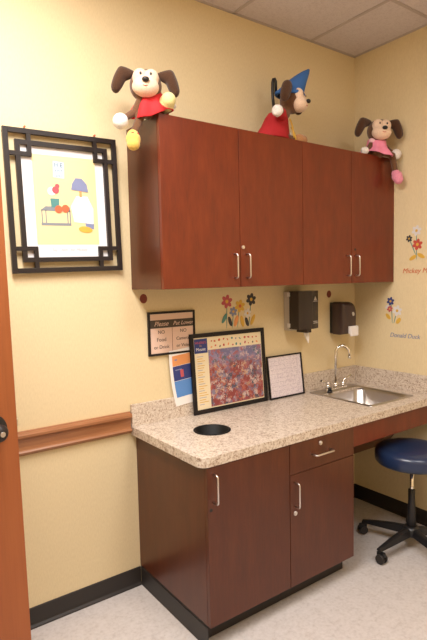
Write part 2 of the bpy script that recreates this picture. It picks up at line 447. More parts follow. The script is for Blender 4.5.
# ------------------------------------------------------------------ countertop
def region(loops, z0, z1, name='x'):
    """solid slab from outline loop and hole loops"""
    g = G(); bm = g.bm; edges = []
    for lp in loops:
        vs = [bm.verts.new((x, y, z1)) for x, y in lp]
        for i in range(len(vs)): edges.append(bm.edges.new((vs[i], vs[(i+1) % len(vs)])))
    bmesh.ops.triangle_fill(bm, use_beauty=True, use_dissolve=False, edges=edges)
    r = bmesh.ops.extrude_face_region(bm, geom=list(bm.faces))
    for v in [e for e in r['geom'] if isinstance(e, bmesh.types.BMVert)]: v.co.z = z0
    g.mi(None)
    return g
CD = .633
rc = .045
out = [(-.0, -.001), (-.0, -CD+rc)]
out = [(0, -.001)]+[(rc-rc*math.cos(a), -CD+rc-rc*math.sin(a)) for a in (PI/2*k/8 for k in range(9))]+[(W-.001, -CD), (W-.001, -.001)]
hx, hy, hr = .279, -.321, .086
sink_out = (1.222, -.545, 1.636, -.062)
hole_s = rrect(1.245, -.522, 1.612, -.150, .05)
T = Thing('countertop', 'speckled beige laminate countertop with a round trash hole and a sink', 'countertop', (.876, -.3, CT))
g = region([out, disc(hx, hy, hr, 40), hole_s], CT, ZC)
o = T.part('top', g, 'laminate')
md = o.modifiers.new('b', 'BEVEL'); md.width = .004; md.segments = 3; md.limit_method = 'ANGLE'; md.angle_limit = math.radians(60)
T.part('backsplash', G().box((0, -.020, ZC), (W-.001, -.001, ZC+.1123), bev=.002), 'laminate')
T.part('backsplash', G().box((W-.020, -CD+.01, ZC), (W-.001, -.0205, ZC+.1123), bev=.002), 'laminate')
# trash grommet
T2 = Thing('trash_chute', 'black round trash chute opening in the countertop', 'trash chute', (hx, hy, ZC))
g = G()
prof2 = [(hr-.001, -.30), (hr-.001, .0005), (hr+.006, .0008), (hr+.006, .0035), (hr-.001, .005), (hr-.006, .003), (hr-.006, -.296), (.001, -.296)]
n = 44; rings = []
for r_, z in prof2: rings.append([g.bm.verts.new((hx+r_*math.cos(2*PI*k/n), hy+r_*math.sin(2*PI*k/n), ZC+z)) for k in range(n)])
fs = []
for a, b2 in zip(rings, rings[1:]):
    for k in range(n): fs.append(g.bm.faces.new((a[k], a[(k+1) % n], b2[(k+1) % n], b2[k])))
g._set(fs, None, True); g._set([g.bm.faces.new(rings[0])], None)
T2.part('chute', g, 'chute_shade_black')

# sink: rim ring, bowl
T = Thing('steel_sink', 'square stainless steel drop-in sink set into the countertop', 'sink', (1.43, -.33, ZC))
def ringloft(g, loops, mat=None, close=True):
    R = [[g.bm.verts.new(p) for p in lp] for lp in loops]; n = len(R[0]); fs = []
    for a, b2 in zip(R, R[1:]):
        for k in range(n): fs.append(g.bm.faces.new((a[k], a[(k+1) % n], b2[(k+1) % n], b2[k])))
    g._set(fs, mat, True)
    if close: g._set([g.bm.faces.new(R[-1])], mat, True)
def rr3(x0, y0, x1, y1, r, z): return [(x, y, z) for x, y in rrect(x0, y0, x1, y1, r, 8)]
g = G()
a0 = sink_out
ringloft(g, [rr3(*a0, .02, ZC+.0005), rr3(a0[0]+.001, a0[1]+.001, a0[2]-.001, a0[3]-.001, .02, ZC+.004), rr3(a0[0]+.018, a0[1]+.018, a0[2]-.018, a0[3]-.075, .035, ZC+.0045),
             rr3(a0[0]+.026, a0[1]+.026, a0[2]-.026, a0[3]-.083, .05, ZC-.001), rr3(a0[0]+.034, a0[1]+.034, a0[2]-.034, a0[3]-.091, .06, ZC-.02),
             rr3(a0[0]+.045, a0[1]+.045, a0[2]-.045, a0[3]-.10, .065, ZC-.11), rr3(a0[0]+.075, a0[1]+.075, a0[2]-.075, a0[3]-.13, .06, ZC-.145)])
T.part('basin', g, 'brushed_steel')
g = G(); g.lathe([(.04, 0), (.04, .003), (.028, .004), (.02, .001)], (1.43, -.33, ZC-.1448))
T.part('drain', g, 'chrome')
# faucet
fx, fy = 1.438, -.098; fz = ZC+.0045
T = Thing('sink_faucet', 'chrome gooseneck sink faucet with lever handles', 'faucet', (fx, fy, fz))
g = G(); g.prism(rrect(fx-.10, fy-.026, fx+.10, fy+.026, .024), 2, fz, fz+.012)
g.cyl((fx, fy, fz+.012), (fx, fy, fz+.045), .018, .014)
T.part('base_plate', g, 'chrome')
pts = [(fx, fy, fz+.04), (fx, fy, fz+.235)]
dirx, diry = .80, -.6
R_ = .045
for k in range(1, 11):
    a = PI*k/10; pts.append((fx+dirx*R_*(1-math.cos(a)), fy+diry*R_*(1-math.cos(a)), fz+.235+R_*math.sin(a)))
e = pts[-1]; pts.append((e[0], e[1], e[2]-.022))
g = G().tube(pts, .0085, n=14)
sp_ = T.part('spout', g, 'chrome')
T.part('nozzle', G().cyl((e[0], e[1], e[2]-.020), (e[0], e[1], e[2]-.037), .011), 'chrome', parent=sp_)
for s in (-1, 1):
    g = G(); g.cyl((fx+s*.075, fy, fz+.012), (fx+s*.075, fy, fz+.040), .016, .013)
    g.cyl((fx+s*.075, fy, fz+.040), (fx+s*.075, fy, fz+.052), .013, .009)
    g.tube([(fx+s*.075, fy, fz+.046), (fx+s*.105, fy-.004, fz+.058), (fx+s*.145, fy-.008, fz+.070)], [.006, .006, .008])
    T.part('lever_handle', g, 'chrome')
# small black-capped bottle/spray head beside the faucet
single('sink_sprayer', G().cyl((fx-.118, fy-.055, fz-.0008), (fx-.118, fy-.055, fz+.012), .017, .015).cyl((fx-.118, fy-.055, fz+.012), (fx-.118, fy-.055, fz+.030), .011, .013), 'black_plastic',
       'small black sprayer head on the sink rim left of the faucet', 'sprayer', (fx-.118, fy-.055, fz))

# ------------------------------------------------------------------ stool
sx_, sy_ = 1.447, -.652
T = Thing('rolling_stool', 'round blue vinyl rolling stool on a black five-star base', 'stool', (sx_, sy_, 0))
g = G(); R_ = .205
pr = [(.02, .503), (R_-.03, .503), (R_-.012, .507), (R_-.002, .518), (R_, .535), (R_, .562), (R_-.006, .580), (R_-.022, .592), (R_-.06, .600), (R_-.12, .603), (.01, .604)]
g.lathe(pr, (sx_, sy_, 0), n=56); T.part('seat', g, 'vinyl_blue')
g = G(); g.lathe([(.10, .490), (.11, .494), (.11, .5025), (.02, .5025)], (sx_, sy_, 0)); g.cyl((sx_, sy_, .47), (sx_, sy_, .492), .03, .045); T.part('seat_plate', g, 'black_plastic')
T.part('gas_stem', G().cyl((sx_, sy_, .20), (sx_, sy_, .48), .0115), 'chrome')
T.part('stem_cover', G().lathe([(.026, .085), (.024, .20), (.019, .28), (.019, .345), (.014, .35)], (sx_, sy_, 0)), 'black_plastic')
g = G()
g.lathe([(.03, .070), (.048, .078), (.050, .105), (.040, .125), (.028, .13)], (sx_, sy_, 0))
c0 = math.atan2(-.37-sy_, 1.364-sx_)
for k in range(5):
    a = c0+k*2*PI/5; ca, sa = math.cos(a), math.sin(a)
    # tapered, gently arched arm
    prof_arm = []
    sec = []
    for tt in range(9):
        u = tt/8; rr_ = .03+u*.262
        zt = .122-.038*u**1.6; zb = .082-.012*u; wd = .026-.010*u
        sec.append([(rr_, -wd, zb), (rr_, wd, zb), (rr_, wd*.75, zt-.004), (rr_, wd*.35, zt), (rr_, -wd*.35, zt), (rr_, -wd*.75, zt-.004)])
    R5 = [[g.bm.verts.new((sx_+p[0]*ca-p[1]*sa, sy_+p[0]*sa+p[1]*ca, p[2])) for p in s5] for s5 in sec]
    fs = []
    for a5, b5 in zip(R5, R5[1:]):
        for q in range(6): fs.append(g.bm.faces.new((a5[q], a5[(q+1) % 6], b5[(q+1) % 6], b5[q])))
    fs += [g.bm.faces.new(R5[0]), g.bm.faces.new(R5[-1])]
    g._set(fs, None, False)
T.part('star_base', g, 'black_plastic')
for k in range(5):
    a = c0+k*2*PI/5; cx5, cy5 = sx_+.283*math.cos(a), sy_+.283*math.sin(a)
    b5 = a+.9+k*.7
    tx, ty = -math.sin(b5), math.cos(b5)
    g = G()
    g.cyl((cx5, cy5, .045), (cx5, cy5, .080), .009)
    hx5, hy5 = cx5+math.cos(b5)*.010, cy5+math.sin(b5)*.010
    M5 = Matrix.Translation((hx5, hy5, .036)) @ Matrix.Rotation(b5, 4, 'Z')
    g.box((-.026, -.011, .002), (.022, .011, .030), bev=.007, M=M5)
    cst = T.part('caster', g, 'black_plastic')
    for s in (-1, 1):
        g = G(); g.cyl((hx5+tx*s*.008, hy5+ty*s*.008, .0275), (hx5+tx*s*.021, hy5+ty*s*.021, .0275), .0272, .0255, n=28)
        T.part('wheel', g, 'black_rubber', parent=cst)

# ------------------------------------------------------------------ towel and soap dispensers
x0, x1, z0, z1 = 1.085, 1.315, 1.235, 1.480
T = Thing('towel_dispenser', 'boxy smoky brown paper towel dispenser with pale sides, left of the small one', 'dispenser', (1.2, 0, z0))
x0, x1, z0, z1 = 1.072, 1.232, 1.252, 1.492
yb, yf = -.001, -.155
g = G(); g.box((x0, -.055, z0), (x1, yb, z1), bev=.005)
T.part('housing', g, 'grey_plastic', label='pale grey back housing')
g = G()
prf = [(x0-.004, -.0555)]+[(x0-.004+(x1-x0+.008)*k/12, -.135-.022*math.sin(PI*k/12)) for k in range(13)]+[(x1+.004, -.0555)]
g.prism(prf, 2, z0+.012, z1+.003, smooth=False)
g.box((x0+.06, -.14, z0-.012), (x1-.06, -.05, z0+.012), bev=.004)
cv = T.part('cover', g, 'smoke_plastic', label='translucent dark brown front cover')
for zz in (z0+.02, z1-.03): T.part('hinge_tab', G().box((x0-.0055, -.062, zz), (x0-.0005, -.038, zz+.025)), 'white_plastic', parent=cv)
for zz in (z0+.045, z0+.055, z1-.062): T.part('embossed_line', G().box((x1-.062, -.1555, zz), (x1-.020, -.1495, zz+.003)), 'grey_plastic', parent=cv)
T.part('emblem', G().prism([(x1-.055, z1-.055), (x1-.030, z1-.055), (x1-.042, z1-.030)], 1, -.157, -.152), 'grey_plastic', parent=cv)
g = G()
# hanging towel tip, a folded wedge
tp = [(x0+.085, -.090, z0-.008), (x0+.135, -.085, z0-.008), (x0+.128, -.095, z0-.045), (x0+.108, -.108, z0-.082), (x0+.088, -.100, z0-.04)]
A = [g.bm.verts.new(p) for p in tp]; B = [g.bm.verts.new((p[0]+.003, p[1]+.010, p[2])) for p in tp]
fs = [g.bm.faces.new(A), g.bm.faces.new(B[::-1])]+[g.bm.faces.new((A[k], B[k], B[(k+1) % 5], A[(k+1) % 5])) for k in range(5)]
g._set(fs, None)
single('paper_towel', g, 'towel', 'white paper towel tip hanging out of the boxy towel dispenser', 'paper towel', (x0+.11, -.09, z0-.02))

x0, x1, z0, z1 = 1.488, 1.635, 1.195, 1.410
T = Thing('tissue_dispenser', 'smaller rounded dark brown dispenser on the wall above the faucet', 'dispenser', ((x0+x1)/2, 0, z0))
g = G(); g.box((x0+.006, -.03, z0+.005), (x1-.006, -.001, z1-.004), bev=.004); T.part('back_plate', g, 'black_plastic')
g = G()
# side profile in (y,z): domed top towards the front
sp2 = [(-.0305, z0), (-.110, z0), (-.118, z0+.01), (-.120, z0+.10), (-.115, z0+.15), (-.098, z0+.185), (-.07, z0+.203), (-.0305, z1)]
poly = rrect(x0, z0, x1, z1, .012, 3)
# front outline with big radius at upper right
def dome(inset, y):
    p = []
    X0_, X1_, Z0_, Z1_ = x0+inset, x1-inset, z0+inset, z1-inset
    for cx_, cz_, r_, a0_ in ((X1_-.06, Z1_-.06, .06, 0), (X0_+.015, Z1_-.015, .015, 90), (X0_+.01, Z0_+.01, .01, 180), (X1_-.01, Z0_+.01, .01, 270)):
        for k in range(7):
            a = math.radians(a0_+15*k); p.append((cx_+r_*math.cos(a), y, cz_+r_*math.sin(a)))
    return p
ringloft(g, [dome(0, -.0305), dome(0, -.085), dome(.004, -.105), dome(.016, -.118), dome(.03, -.121)])
cv = T.part('cover', g, 'smoke_plastic_light')
g = G(); g.prism(disc((x0+x1)/2+.025, z0+.135, .011, 16, .014, .4), 1, -.1235, -.1195); T.part('emblem', g, 'grey_plastic', parent=cv)
g = G()
g.box((x0+.050, -.135, z0+.004), (x1-.010, -.119, z0+.056), bev=.005)
g.box((x0+.055, -.142, z0-.010), (x1-.018, -.128, z0+.048), bev=.005)
single('paper_tissue', g, 'towel', 'white folded tissue pulled out of the smaller rounded dispenser', 'tissue', ((x0+x1)/2, -.13, z0))

# ------------------------------------------------------------------ framed things
def frame_bars(g, w_, h_, bw, y0, y1, bev=.0015):
    g.box((0, y0, 0), (bw, y1, h_), bev=bev); g.box((w_-bw, y0, 0), (w_, y1, h_), bev=bev)
    g.box((bw, y0, 0), (w_-bw, y1, bw), bev=bev); g.box((bw, y0, h_-bw), (w_-bw, y1, h_), bev=bev)
def flat(g, poly, y, mat): g.prism(poly, 1, y-.0006, y, mat)
def rect(x0, z0, x1, z1): return [(x0, z0), (x1, z0), (x1, z1), (x0, z1)]

# lattice-framed picture on the wall (front surface at y ~ -.02)
PW, PH = .518, .620
T = Thing('framed_print', 'large framed doctor visit print in a black lattice-cornered frame', 'picture', (-.543, -.002, 1.6205), local=True, rot=(0, math.radians(-1.3), 0))
g = G(); bw = .022
frame_bars(g, PW, PH, bw, -.026, -.010)
i0 = .048
g.box((i0, -.0255, i0), (i0+.02, -.0105, PH-i0)); g.box((PW-i0-.02, -.0255, i0), (PW-i0, -.0105, PH-i0))
g.box((i0+.02, -.0255, i0), (PW-i0-.02, -.0105, i0+.02)); g.box((i0+.02, -.0255, PH-i0-.02), (PW-i0-.02, -.0105, PH-i0))
tk = .018; t0 = .098
for sx2 in (0, 1):
    for sz2 in (0, 1):
        def mx_(v): return PW-v if sx2 else v
        def mz_(v): return PH-v if sz2 else v
        g.box((mx_(t0), -.0262, mz_(bw)), (mx_(t0+tk), -.0112, mz_(t0+tk)))
        g.box((mx_(bw), -.0264, mz_(t0)), (mx_(t0+tk), -.0114, mz_(t0+tk)))
T.part('frame', g, 'black_lacquer')
g = G()
q0 = i0+.012
g.box((q0, -.0105, q0), (PW-q0, -.003, PH-q0), 'print_mat')
ax0, ax1, az0, az1 = .118, PW-.108, .125, PH-.100
flat(g, rect(ax0, az0, ax1, az1), -.0105, 'print_yellow')
AW, AH = ax1-ax0, az1-az0
def U(x, z): return (ax0+x*AW, az0+z*AH)
# eye chart
flat(g, [U(.31, .76), U(.48, .75), U(.49, .93), U(.32, .94)], -.0112, 'pale_blue')
# examination table
flat(g, [U(.07, .38), U(.16, .43), U(.54, .43), U(.55, .375)], -.0112, 'steel_grey')
for xx in (.09, .15, .49, .53): flat(g, [U(xx, .22), U(xx+.018, .22), U(xx+.018, .39), U(xx, .39)], -.0112, 'steel_grey')
flat(g, [U(.08, .215), U(.55, .215), U(.55, .245), U(.08, .245)], -.0114, 'steel_grey')
# folded linen and vase of blossoms on the table, stool with white gown
flat(g, [U(.25, .42), U(.37, .42), U(.38, .52), U(.24, .52)], -.0120, 'teal')
def blob(x, z, r, mat, y=-.0124, rz=None): 
    c = U(x, z); flat(g, disc(c[0], c[1], r*AW, 18, (rz or r)*AW), y, mat)
blob(.27, .60, .065, 'white_art'); blob(.33, .615, .055, 'rose', -.013); blob(.36, .66, .035, 'rose', -.0132)
blob(.36, .40, .06, 'rust', -.013); blob(.47, .41, .06, 'rust', -.0133)
flat(g, [U(.60, .26), U(.92, .24), U(.93, .42), U(.84, .56), U(.66, .56), U(.56, .44)], -.0120, 'white_art')
flat(g, [U(.80, .18), U(.92, .18), U(.93, .25), U(.78, .25)], -.0114, 'blue_grey')
flat(g, disc(*U(.78, .175), .115*AW, 18, .05*AW, -.1), -.0124, 'gold')
# coat stand with hat above the gown
flat(g, [U(.71, .55), U(.75, .55), U(.75, .66), U(.71, .66)], -.0124, 'orange')
flat(g, [U(.58, .63), U(.86, .61), U(.84, .70), U(.76, .765), U(.66, .765), U(.60, .70)], -.0128, 'blue_grey')
T.part('print', g, 'print_mat', label='cream picture on white mat')
for i, (tx, sz) in enumerate((('H E', .026), ('E M T', .014), ('D E F', .012))):
    c = U(.40, .875-.055*i); text_mesh(tx, sz, 'ink', Matrix.Translation((c[0], -.0114, c[1])) @ RY, T.o, 'chart_letters')
text_mesh('Say, "Ahh" for Mickey', .019, 'ink_grey', Matrix.Translation(((ax0+ax1)/2, -.0107, az0-.030)) @ RY, T.o, 'caption', shear=.3)
# nails
for nx in (.099, .42): T.part('nail', G().cyl((nx, .001, PH+.012), (nx, -.012, PH+.012), .004), 'rust')

# big poster leaning against the wall on the counter
zb_ = ZC+.001
fw_, fh_ = .530, .440
lean = math.atan2(.030, fh_)
T = Thing('framed_poster', 'large black-framed crowd poster with blue title corner, leaning on the counter', 'picture', (.358, -.040, zb_), local=True, rot=(-lean, 0, 0))
g = G(); frame_bars(g, fw_, fh_, .023, -.012, 0)
T.part('frame', g, 'black_frame')
g = G()
e0 = .0235
g.box((e0, -.006, e0), (fw_-e0, -.001, fh_-e0), 'cream')
flat(g, rect(.118, e0+.006, fw_-e0-.004, fh_-e0-.072), -.0062, 'collage')
flat(g, rect(e0+.004, fh_-e0-.085, .114, fh_-e0-.006), -.0062, 'navy')
for k in range(22):
    zz = fh_-e0-.105-k*.0125
    flat(g, rect(e0+.018, zz, e0+.018+random.uniform(.03, .062), zz+.0035), -.0064, 'gold' if k % 3 else 'ink_grey')
cols = ['rose', 'teal', 'rust', 'ink', 'blue_grey', 'orange', 'red_ink']
for k in range(12):
    for rw in range(2):
        cx_ = .14+k*.030+random.uniform(-.005, .005); cz_ = fh_-e0-.022-rw*.032+random.uniform(-.004, .004)
        flat(g, disc(cx_, cz_, random.uniform(.004, .010), 9, random.uniform(.003, .009), random.uniform(0, 3)), -.0064, random.choice(cols))
T.part('poster', g, 'cream')
text_mesh("WHERE'S", .019, 'rose', Matrix.Translation((.069, -.0066, fh_-e0-.034)) @ RY, T.o, 'title_lettering')
text_mesh('the', .011, 'gold', Matrix.Translation((.069, -.0066, fh_-e0-.048)) @ RY, T.o, 'title_lettering')
text_mesh('Mouse', .024, 'paper_white', Matrix.Translation((.069, -.0066, fh_-e0-.071)) @ RY, T.o, 'title_lettering')

# small framed chart leaning beside it
fw2, fh2 = .292, .262
T = Thing('framed_chart', 'small thin black-framed chart of fine print leaning right of the big poster', 'picture', (.902, -.050, zb_), local=True, rot=(-math.atan2(.030, fh2), 0, 0))
g = G(); frame_bars(g, fw2, fh2, .009, -.010, 0, .001); T.part('frame', g, 'black_frame')
g = G(); g.box((.0095, -.004, .0095), (fw2-.0095, -.0005, fh2-.0095), 'chart_paper')
for k in range(8):
    zz = .045+k*.026
    x = .025
    while x < fw2-.05:
        l = random.uniform(.012, .03); flat(g, rect(x, zz, x+l, zz+.0016), -.0042, 'ink_grey'); x += l+.008
T.part('chart', g, 'chart_paper')

# two-column sign mounted on the wall
sx0, sx1, sz0, sz1 = .113, .400, 1.188, 1.416
T = Thing('wall_sign', 'small black-framed two-column notice on the wall above the paper', 'sign', (sx0, -.001, sz0), local=True)
w_, h_ = sx1-sx0, sz1-sz0
g = G(); frame_bars(g, w_, h_, .011, -.014, 0); T.part('frame', g, 'black_frame')
g = G(); g.box((.0115, -.008, .0115), (w_-.0115, -.001, h_-.0115), 'pink_board')
flat(g, rect(.0115, h_-.085, w_-.0115, h_-.043), -.0082, 'dark_band')
flat(g, rect(w_/2-.001, .012, w_/2+.001, h_-.085), -.0082, 'red_brown')
T.part('board', g, 'pink_board')
for tx, cx_, cz_, sz, mt, sh in (('Please', w_*.27, h_-.074, .034, 'pink_board', .35), ('Put Lower', w_*.74, h_-.074, .030, 'pink_board', .35),
                            ('NO', w_*.27, h_-.115, .026, 'ink', 0), ('Food', w_*.27, h_-.155, .028, 'ink', 0), ('or Drink', w_*.27, h_-.193, .026, 'ink', 0),
                            ('NO', w_*.74, h_-.115, .026, 'ink', 0), ('Cameras', w_*.74, h_-.155, .025, 'ink', 0), ('or Video', w_*.74, h_-.193, .025, 'ink', 0)):
    text_mesh(tx, sz, mt, Matrix.Translation((cx_, -.0086, cz_)) @ RY, T.o, 'lettering', shear=sh)

# loose printed page behind the poster, tilted
T = Thing('paper_flyer', 'white flyer with orange and blue bands tucked behind the big poster', 'flyer', (.252, -.0215, .905), local=True, rot=(-math.radians(2.2), math.radians(-5.5), 0))
g = G()
def sheet(x0, z0, x1, z1, off, mat):
    n = 10; R = []
    for k in range(n+1):
        z = z0+(z1-z0)*k/n
        bow = .010*((z/.30-.5)**2*4-1)         # gentle curl to the left in the middle
        yy = -.002-.0005*0+off
        R.append([g.bm.verts.new((x0+bow, yy, z)), g.bm.verts.new((x1+bow, yy, z)), g.bm.verts.new((x1+bow, yy+.0005, z)), g.bm.verts.new((x0+bow, yy+.0005, z))])
    fs = []
    for a, b2 in zip(R, R[1:]):
        for q in range(4): fs.append(g.bm.faces.new((a[q], a[(q+1) % 4], b2[(q+1) % 4], b2[q])))
    fs += [g.bm.faces.new(R[0]), g.bm.faces.new(R[-1])]; g._set(fs, mat)
sheet(.008, 0, .21, .30, 0, 'paper_white')
sheet(.026, .215, .185, .27, -.0006, 'orange')
sheet(.026, .135, .185, .213, -.0006, 'navy')
sheet(.026, .045, .185, .133, -.0006, 'sky_blue')
sheet(.04, .243, .055, .251, -.0012, 'blue_grey'); sheet(.07, .15, .09, .19, -.0012, 'rose'); sheet(.04, .19, .08, .195, -.0012, 'blue_grey')
T.part('page', g, 'paper_white')

# ------------------------------------------------------------------ wall decals (plain stand-ins) and lettering
def posy(name, label, P0, ax, s, spec, loc, lcol=None, letter=None):
    """spec: list of (u, v, r, rv, rot, material, part)"""
    T = Thing(name, label, 'decal', loc)
    lev = 0
    for (part, items) in spec:
        g = G()
        for (u, v, r, rv, rot, mat) in items:
            lev += 1; th = .0006+.00006*lev
            if ax == 1: g.prism(disc(P0[0]+u*s, P0[1]+v*s, r*s, 14, rv*s, rot), 1, -th, -.0002, mat)
            else: g.prism(disc(P0[0]-u*s, P0[1]+v*s, r*s, 14, rv*s, -rot), 0, W-th, W-.0002, mat)
        T.part(part, g, spec[0][1][0][5])
    if letter:
        text_mesh(letter[0], letter[1], lcol, Matrix.Translation(letter[2]) @ RX, T.o, 'lettering', shear=.25, loc=loc)
    return T
def bloom(x, z, r, mt, k=6):
    it = [(x+r*.62*math.cos(a), z+r*.62*math.sin(a), r*.5, r*.33, a, mt) for a in (q*2*PI/k+.3 for q in range(k))]
    return ('blossom', it+[(x, z, r*.3, r*.3, 0, 'gold' if mt != 'gold' else 'rust')])
def stem(x0, z0, x1, z1, mt='teal', w_=.0028):
    return ('stem', [((x0+x1)/2, (z0+z1)/2, math.hypot(x1-x0, z1-z0)/2, w_, math.atan2(z1-z0, x1-x0), mt)])
def leaf(x, z, r, rv, ro, mt): return ('leaf', [(x, z, r, rv, ro, mt)])
spec = [stem(.05, .02, .055, .17), stem(.13, .02, .145, .15), stem(.215, .02, .235, .18), stem(.09, .02, .10, .10),
        bloom(.055, .175, .036, 'rose'), bloom(.10, .115, .026, 'blue_grey'), bloom(.15, .145, .034, 'gold'), bloom(.235, .18, .034, 'leaf_dark'), bloom(.205, .10, .026, 'white_flower'),
        leaf(.035, .08, .032, .011, 1.0, 'teal'), leaf(.075, .06, .030, .011, 1.9, 'leaf_dark'), leaf(.12, .06, .034, .012, 1.2, 'orange'), leaf(.165, .055, .034, .012, 1.8, 'gold'),
        leaf(.20, .05, .028, .011, 1.9, 'leaf_dark'), leaf(.245, .06, .034, .011, 1.1, 'gold')]
posy('wall_decal', 'pink, gold and dark decal on the wall just above the big poster', (.575, 1.275), 1, 1.0, spec, (.72, 0, 1.275))
spec2 = [stem(.06, .08, .05, .23), stem(.07, .08, .095, .17), bloom(.045, .225, .026, 'navy'), bloom(.04, .175, .020, 'rose'), bloom(.095, .165, .032, 'white_flower'),
         leaf(.028, .125, .024, .012, -.8, 'gold'), leaf(.105, .100, .024, .013, .9, 'gold'), leaf(.02, .19, .018, .008, .8, 'white_flower')]
posy('wall_decal', 'white, navy and gold decal with dark script below on the side wall', (-.245, 1.185), 0, 1.0, spec2, (W, -.3, 1.185), 'blue_grey', ('Donald Duck', .040, (W-.0014, -.395, 1.178)))
spec3 = [stem(.07, .03, .068, .21), stem(.065, .06, .02, .16), bloom(.068, .21, .030, 'white_flower'), bloom(.075, .125, .032, 'red_ink'), bloom(.018, .165, .020, 'leaf_dark'),
         leaf(.045, .045, .028, .012, .5, 'gold'), leaf(.10, .055, .028, .012, -.5, 'gold')]
posy('wall_decal', 'white, red and gold decal with reddish script below, high on the side wall', (-.405, 1.640), 0, 1.0, spec3, (W, -.47, 1.64), 'rust', ('Mickey Mouse', .044, (W-.0014, -.505, 1.590)))
# two small dark red shapes
for k, (xx, zz) in enumerate(((.097, 1.487), (1.488, 1.463))):
    g = G(); g.prism(disc(xx, zz, .021, 24, .024), 1, -.0014, -.0002)
    single('wall_sticker', g, 'red_brown', ['small dark red sticker under the left end of the wall cabinets', 'small dark red sticker between the two wall dispensers'][k], 'sticker', (xx, 0, zz))

# ------------------------------------------------------------------ plush toys on the cabinets
def limb(g, pts, rad, n=6):
    """chain of overlapping balls"""
    for (a, ra), (b2, rb) in zip(zip(pts, rad), zip(pts[1:], rad[1:])):
        a, b2 = Vector(a), Vector(b2)
        for k in range(n+1): g.ball(a.lerp(b2, k/n), ra+(rb-ra)*k/n, seg=14)
def plush(label, loc, yaw, head, torso, arms, legs, C, dress, hat=None, roll=0, ear=1.0, extra=None, pitch=0, S=1.24):
    """all points are world; loc = base point where it sits; face looks along yaw"""
    T = Thing('plush_toy', label, 'plush toy', loc)
    hc = Vector(head)
    F = Matrix.Rotation(yaw, 3, 'Z') @ Matrix.Rotation(roll, 3, 'Y') @ Matrix.Rotation(pitch, 3, 'X')    # local -y is where the face looks
    def hp(x, y, z): return hc+F @ Vector((x, y, z))*S
    rot = F.to_euler()
    g = G()
    g.ball(hc, (.058*S, .054*S, .056*S), rot=rot)
    tc = Vector(torso)
    g.ball(tc, (.047, .042, .052)); g.ball(tc-Vector((0, 0, .028)), (.050, .046, .042)); limb(g, [hc, tc], [.028, .035])
    for a in arms: limb(g, a['pts'], [.018, .016, .015][:len(a['pts'])])
    for l in legs: limb(g, l['pts'], [.023, .020, .018][:len(l['pts'])])
    body = T.part('body', g, C['fur']); remesh(body, .005)
    # face
    def e3(a, b, c): return (a*S, b*S, c*S)
    g = G(); g.ball(hp(0, -.036, -.016), e3(.048, .038, .034), rot=rot); g.ball(hp(-.019, -.031, .016), e3(.028, .027, .032), rot=rot); g.ball(hp(.019, -.031, .016), e3(.028, .027, .032), rot=rot)
    mz = T.part('muzzle', g, C['face']); remesh(mz, .004, 3)
    T.part('nose', G().ball(hp(0, -.077, -.004), e3(.013, .010, .009), rot=rot), 'black_plastic')
    for s in (-1, 1): T.part('eye', G().ball(hp(s*.018, -.054, .022), e3(.005, .005, .007), rot=rot), 'black_plastic')
    pts = [hp(x, -.074+abs(x)*.35, -.024+abs(x)*.25) for x in (-.018, -.012, -.006, 0, .006, .012, .018)]
    T.part('mouth', G().tube(pts, .002, n=6), 'red_ink')
    for s in (-1, 1):                                                       # long drooping ears
        g = G()
        e1, e2, e4 = hp(s*.046, .004, .040), hp(s*.086, .0, .036), hp(s*.106, -.002, -.010)
        for q in range(11):
            u = q/10; c = e1.lerp(e2, u*2) if u < .5 else e2.lerp(e4, (u-.5)*2)
            rr_ = (.012+.016*math.sin(PI*min(1, u*.75)))*ear*S
            g.ball(c, (rr_*.75, rr_*.9, rr_), rot=rot, seg=12)
        e_ = T.part('ear', g, C['ear']); remesh(e_, .005, 3)
    for a in arms:
        g = G(); p = Vector(a['pts'][-1]); d = (p-Vector(a['pts'][-2])).normalized()
        c = p+d*.014
        g.ball(c, (a.get('r', .027),)*3)
        side = d.cross(Vector((0, 1, .2))).normalized()
        for q in (-1, 0, 1): g.ball(c+d*.018+side*q*.014, .0125, seg=12)
        g.ball(c+side*.022-d*.004, .011, seg=12)
        mt = T.part('paw', g, a['mat']); remesh(mt, .004, 3)
    for l in legs:
        g = G(); p = Vector(l['pts'][-1]); dd = Vector(l['toe']).normalized()
        fs_ = l.get('s', 1); g.ball(p, .026*fs_); g.ball(p+dd*.020*fs_, .033*fs_); g.ball(p+dd*.042*fs_, .029*fs_)
        sh = T.part('foot', g, l['mat']); remesh(sh, .004, 3)
        if l.get('bow'): T.part('bow', G().ball(p+dd*.012+Vector((-.010, -.02, .012)), (.009, .006, .007)).ball(p+dd*.012+Vector((.010, -.02, .012)), (.009, .006, .007)), l['bow'], parent=sh)
    dress(T, tc, hc)
    if hat: hat(T, hp, rot, hc, F)
    if extra: extra(T, tc, hc)
    return T
def skirt(T, tc, hc, mat, trim, flare=.085, yaw=0, drop=.045, sq=1.0, n=40, part='dress', dd=(0, 0), dv=0):
    g = G(); R = []
    prof = [(.034, .064), (.054, .048), (.060, .02), (.062, -.002), (.072, -.015), (flare, -drop), (flare-.004, -drop-.004), (.055, -.020)]
    for r_, z in prof:
        lp = []
        for k in range(n):
            a = 2*PI*k/n; rip = 1+(.10*math.sin(a*7) if r_ > .06 else 0)
            lp.append(tc+Vector((r_*rip*math.cos(a), r_*rip*sq*math.sin(a), z-(dv*max(0, math.cos(a)*dd[0]+math.sin(a)*dd[1]) if r_ > .08 else 0))))
        R.append(lp)
    ringloft(g, R, None)
    g._set([g.bm.faces.new([v for v in g.bm.verts][:n][::-1])], None)
    T.part(part, g, mat)
    if trim:
        for s in (-1, 1): T.part('sleeve', G().ball(tc+Vector((s*.045, -.006, .036)), (.024, .022, .018)), trim)

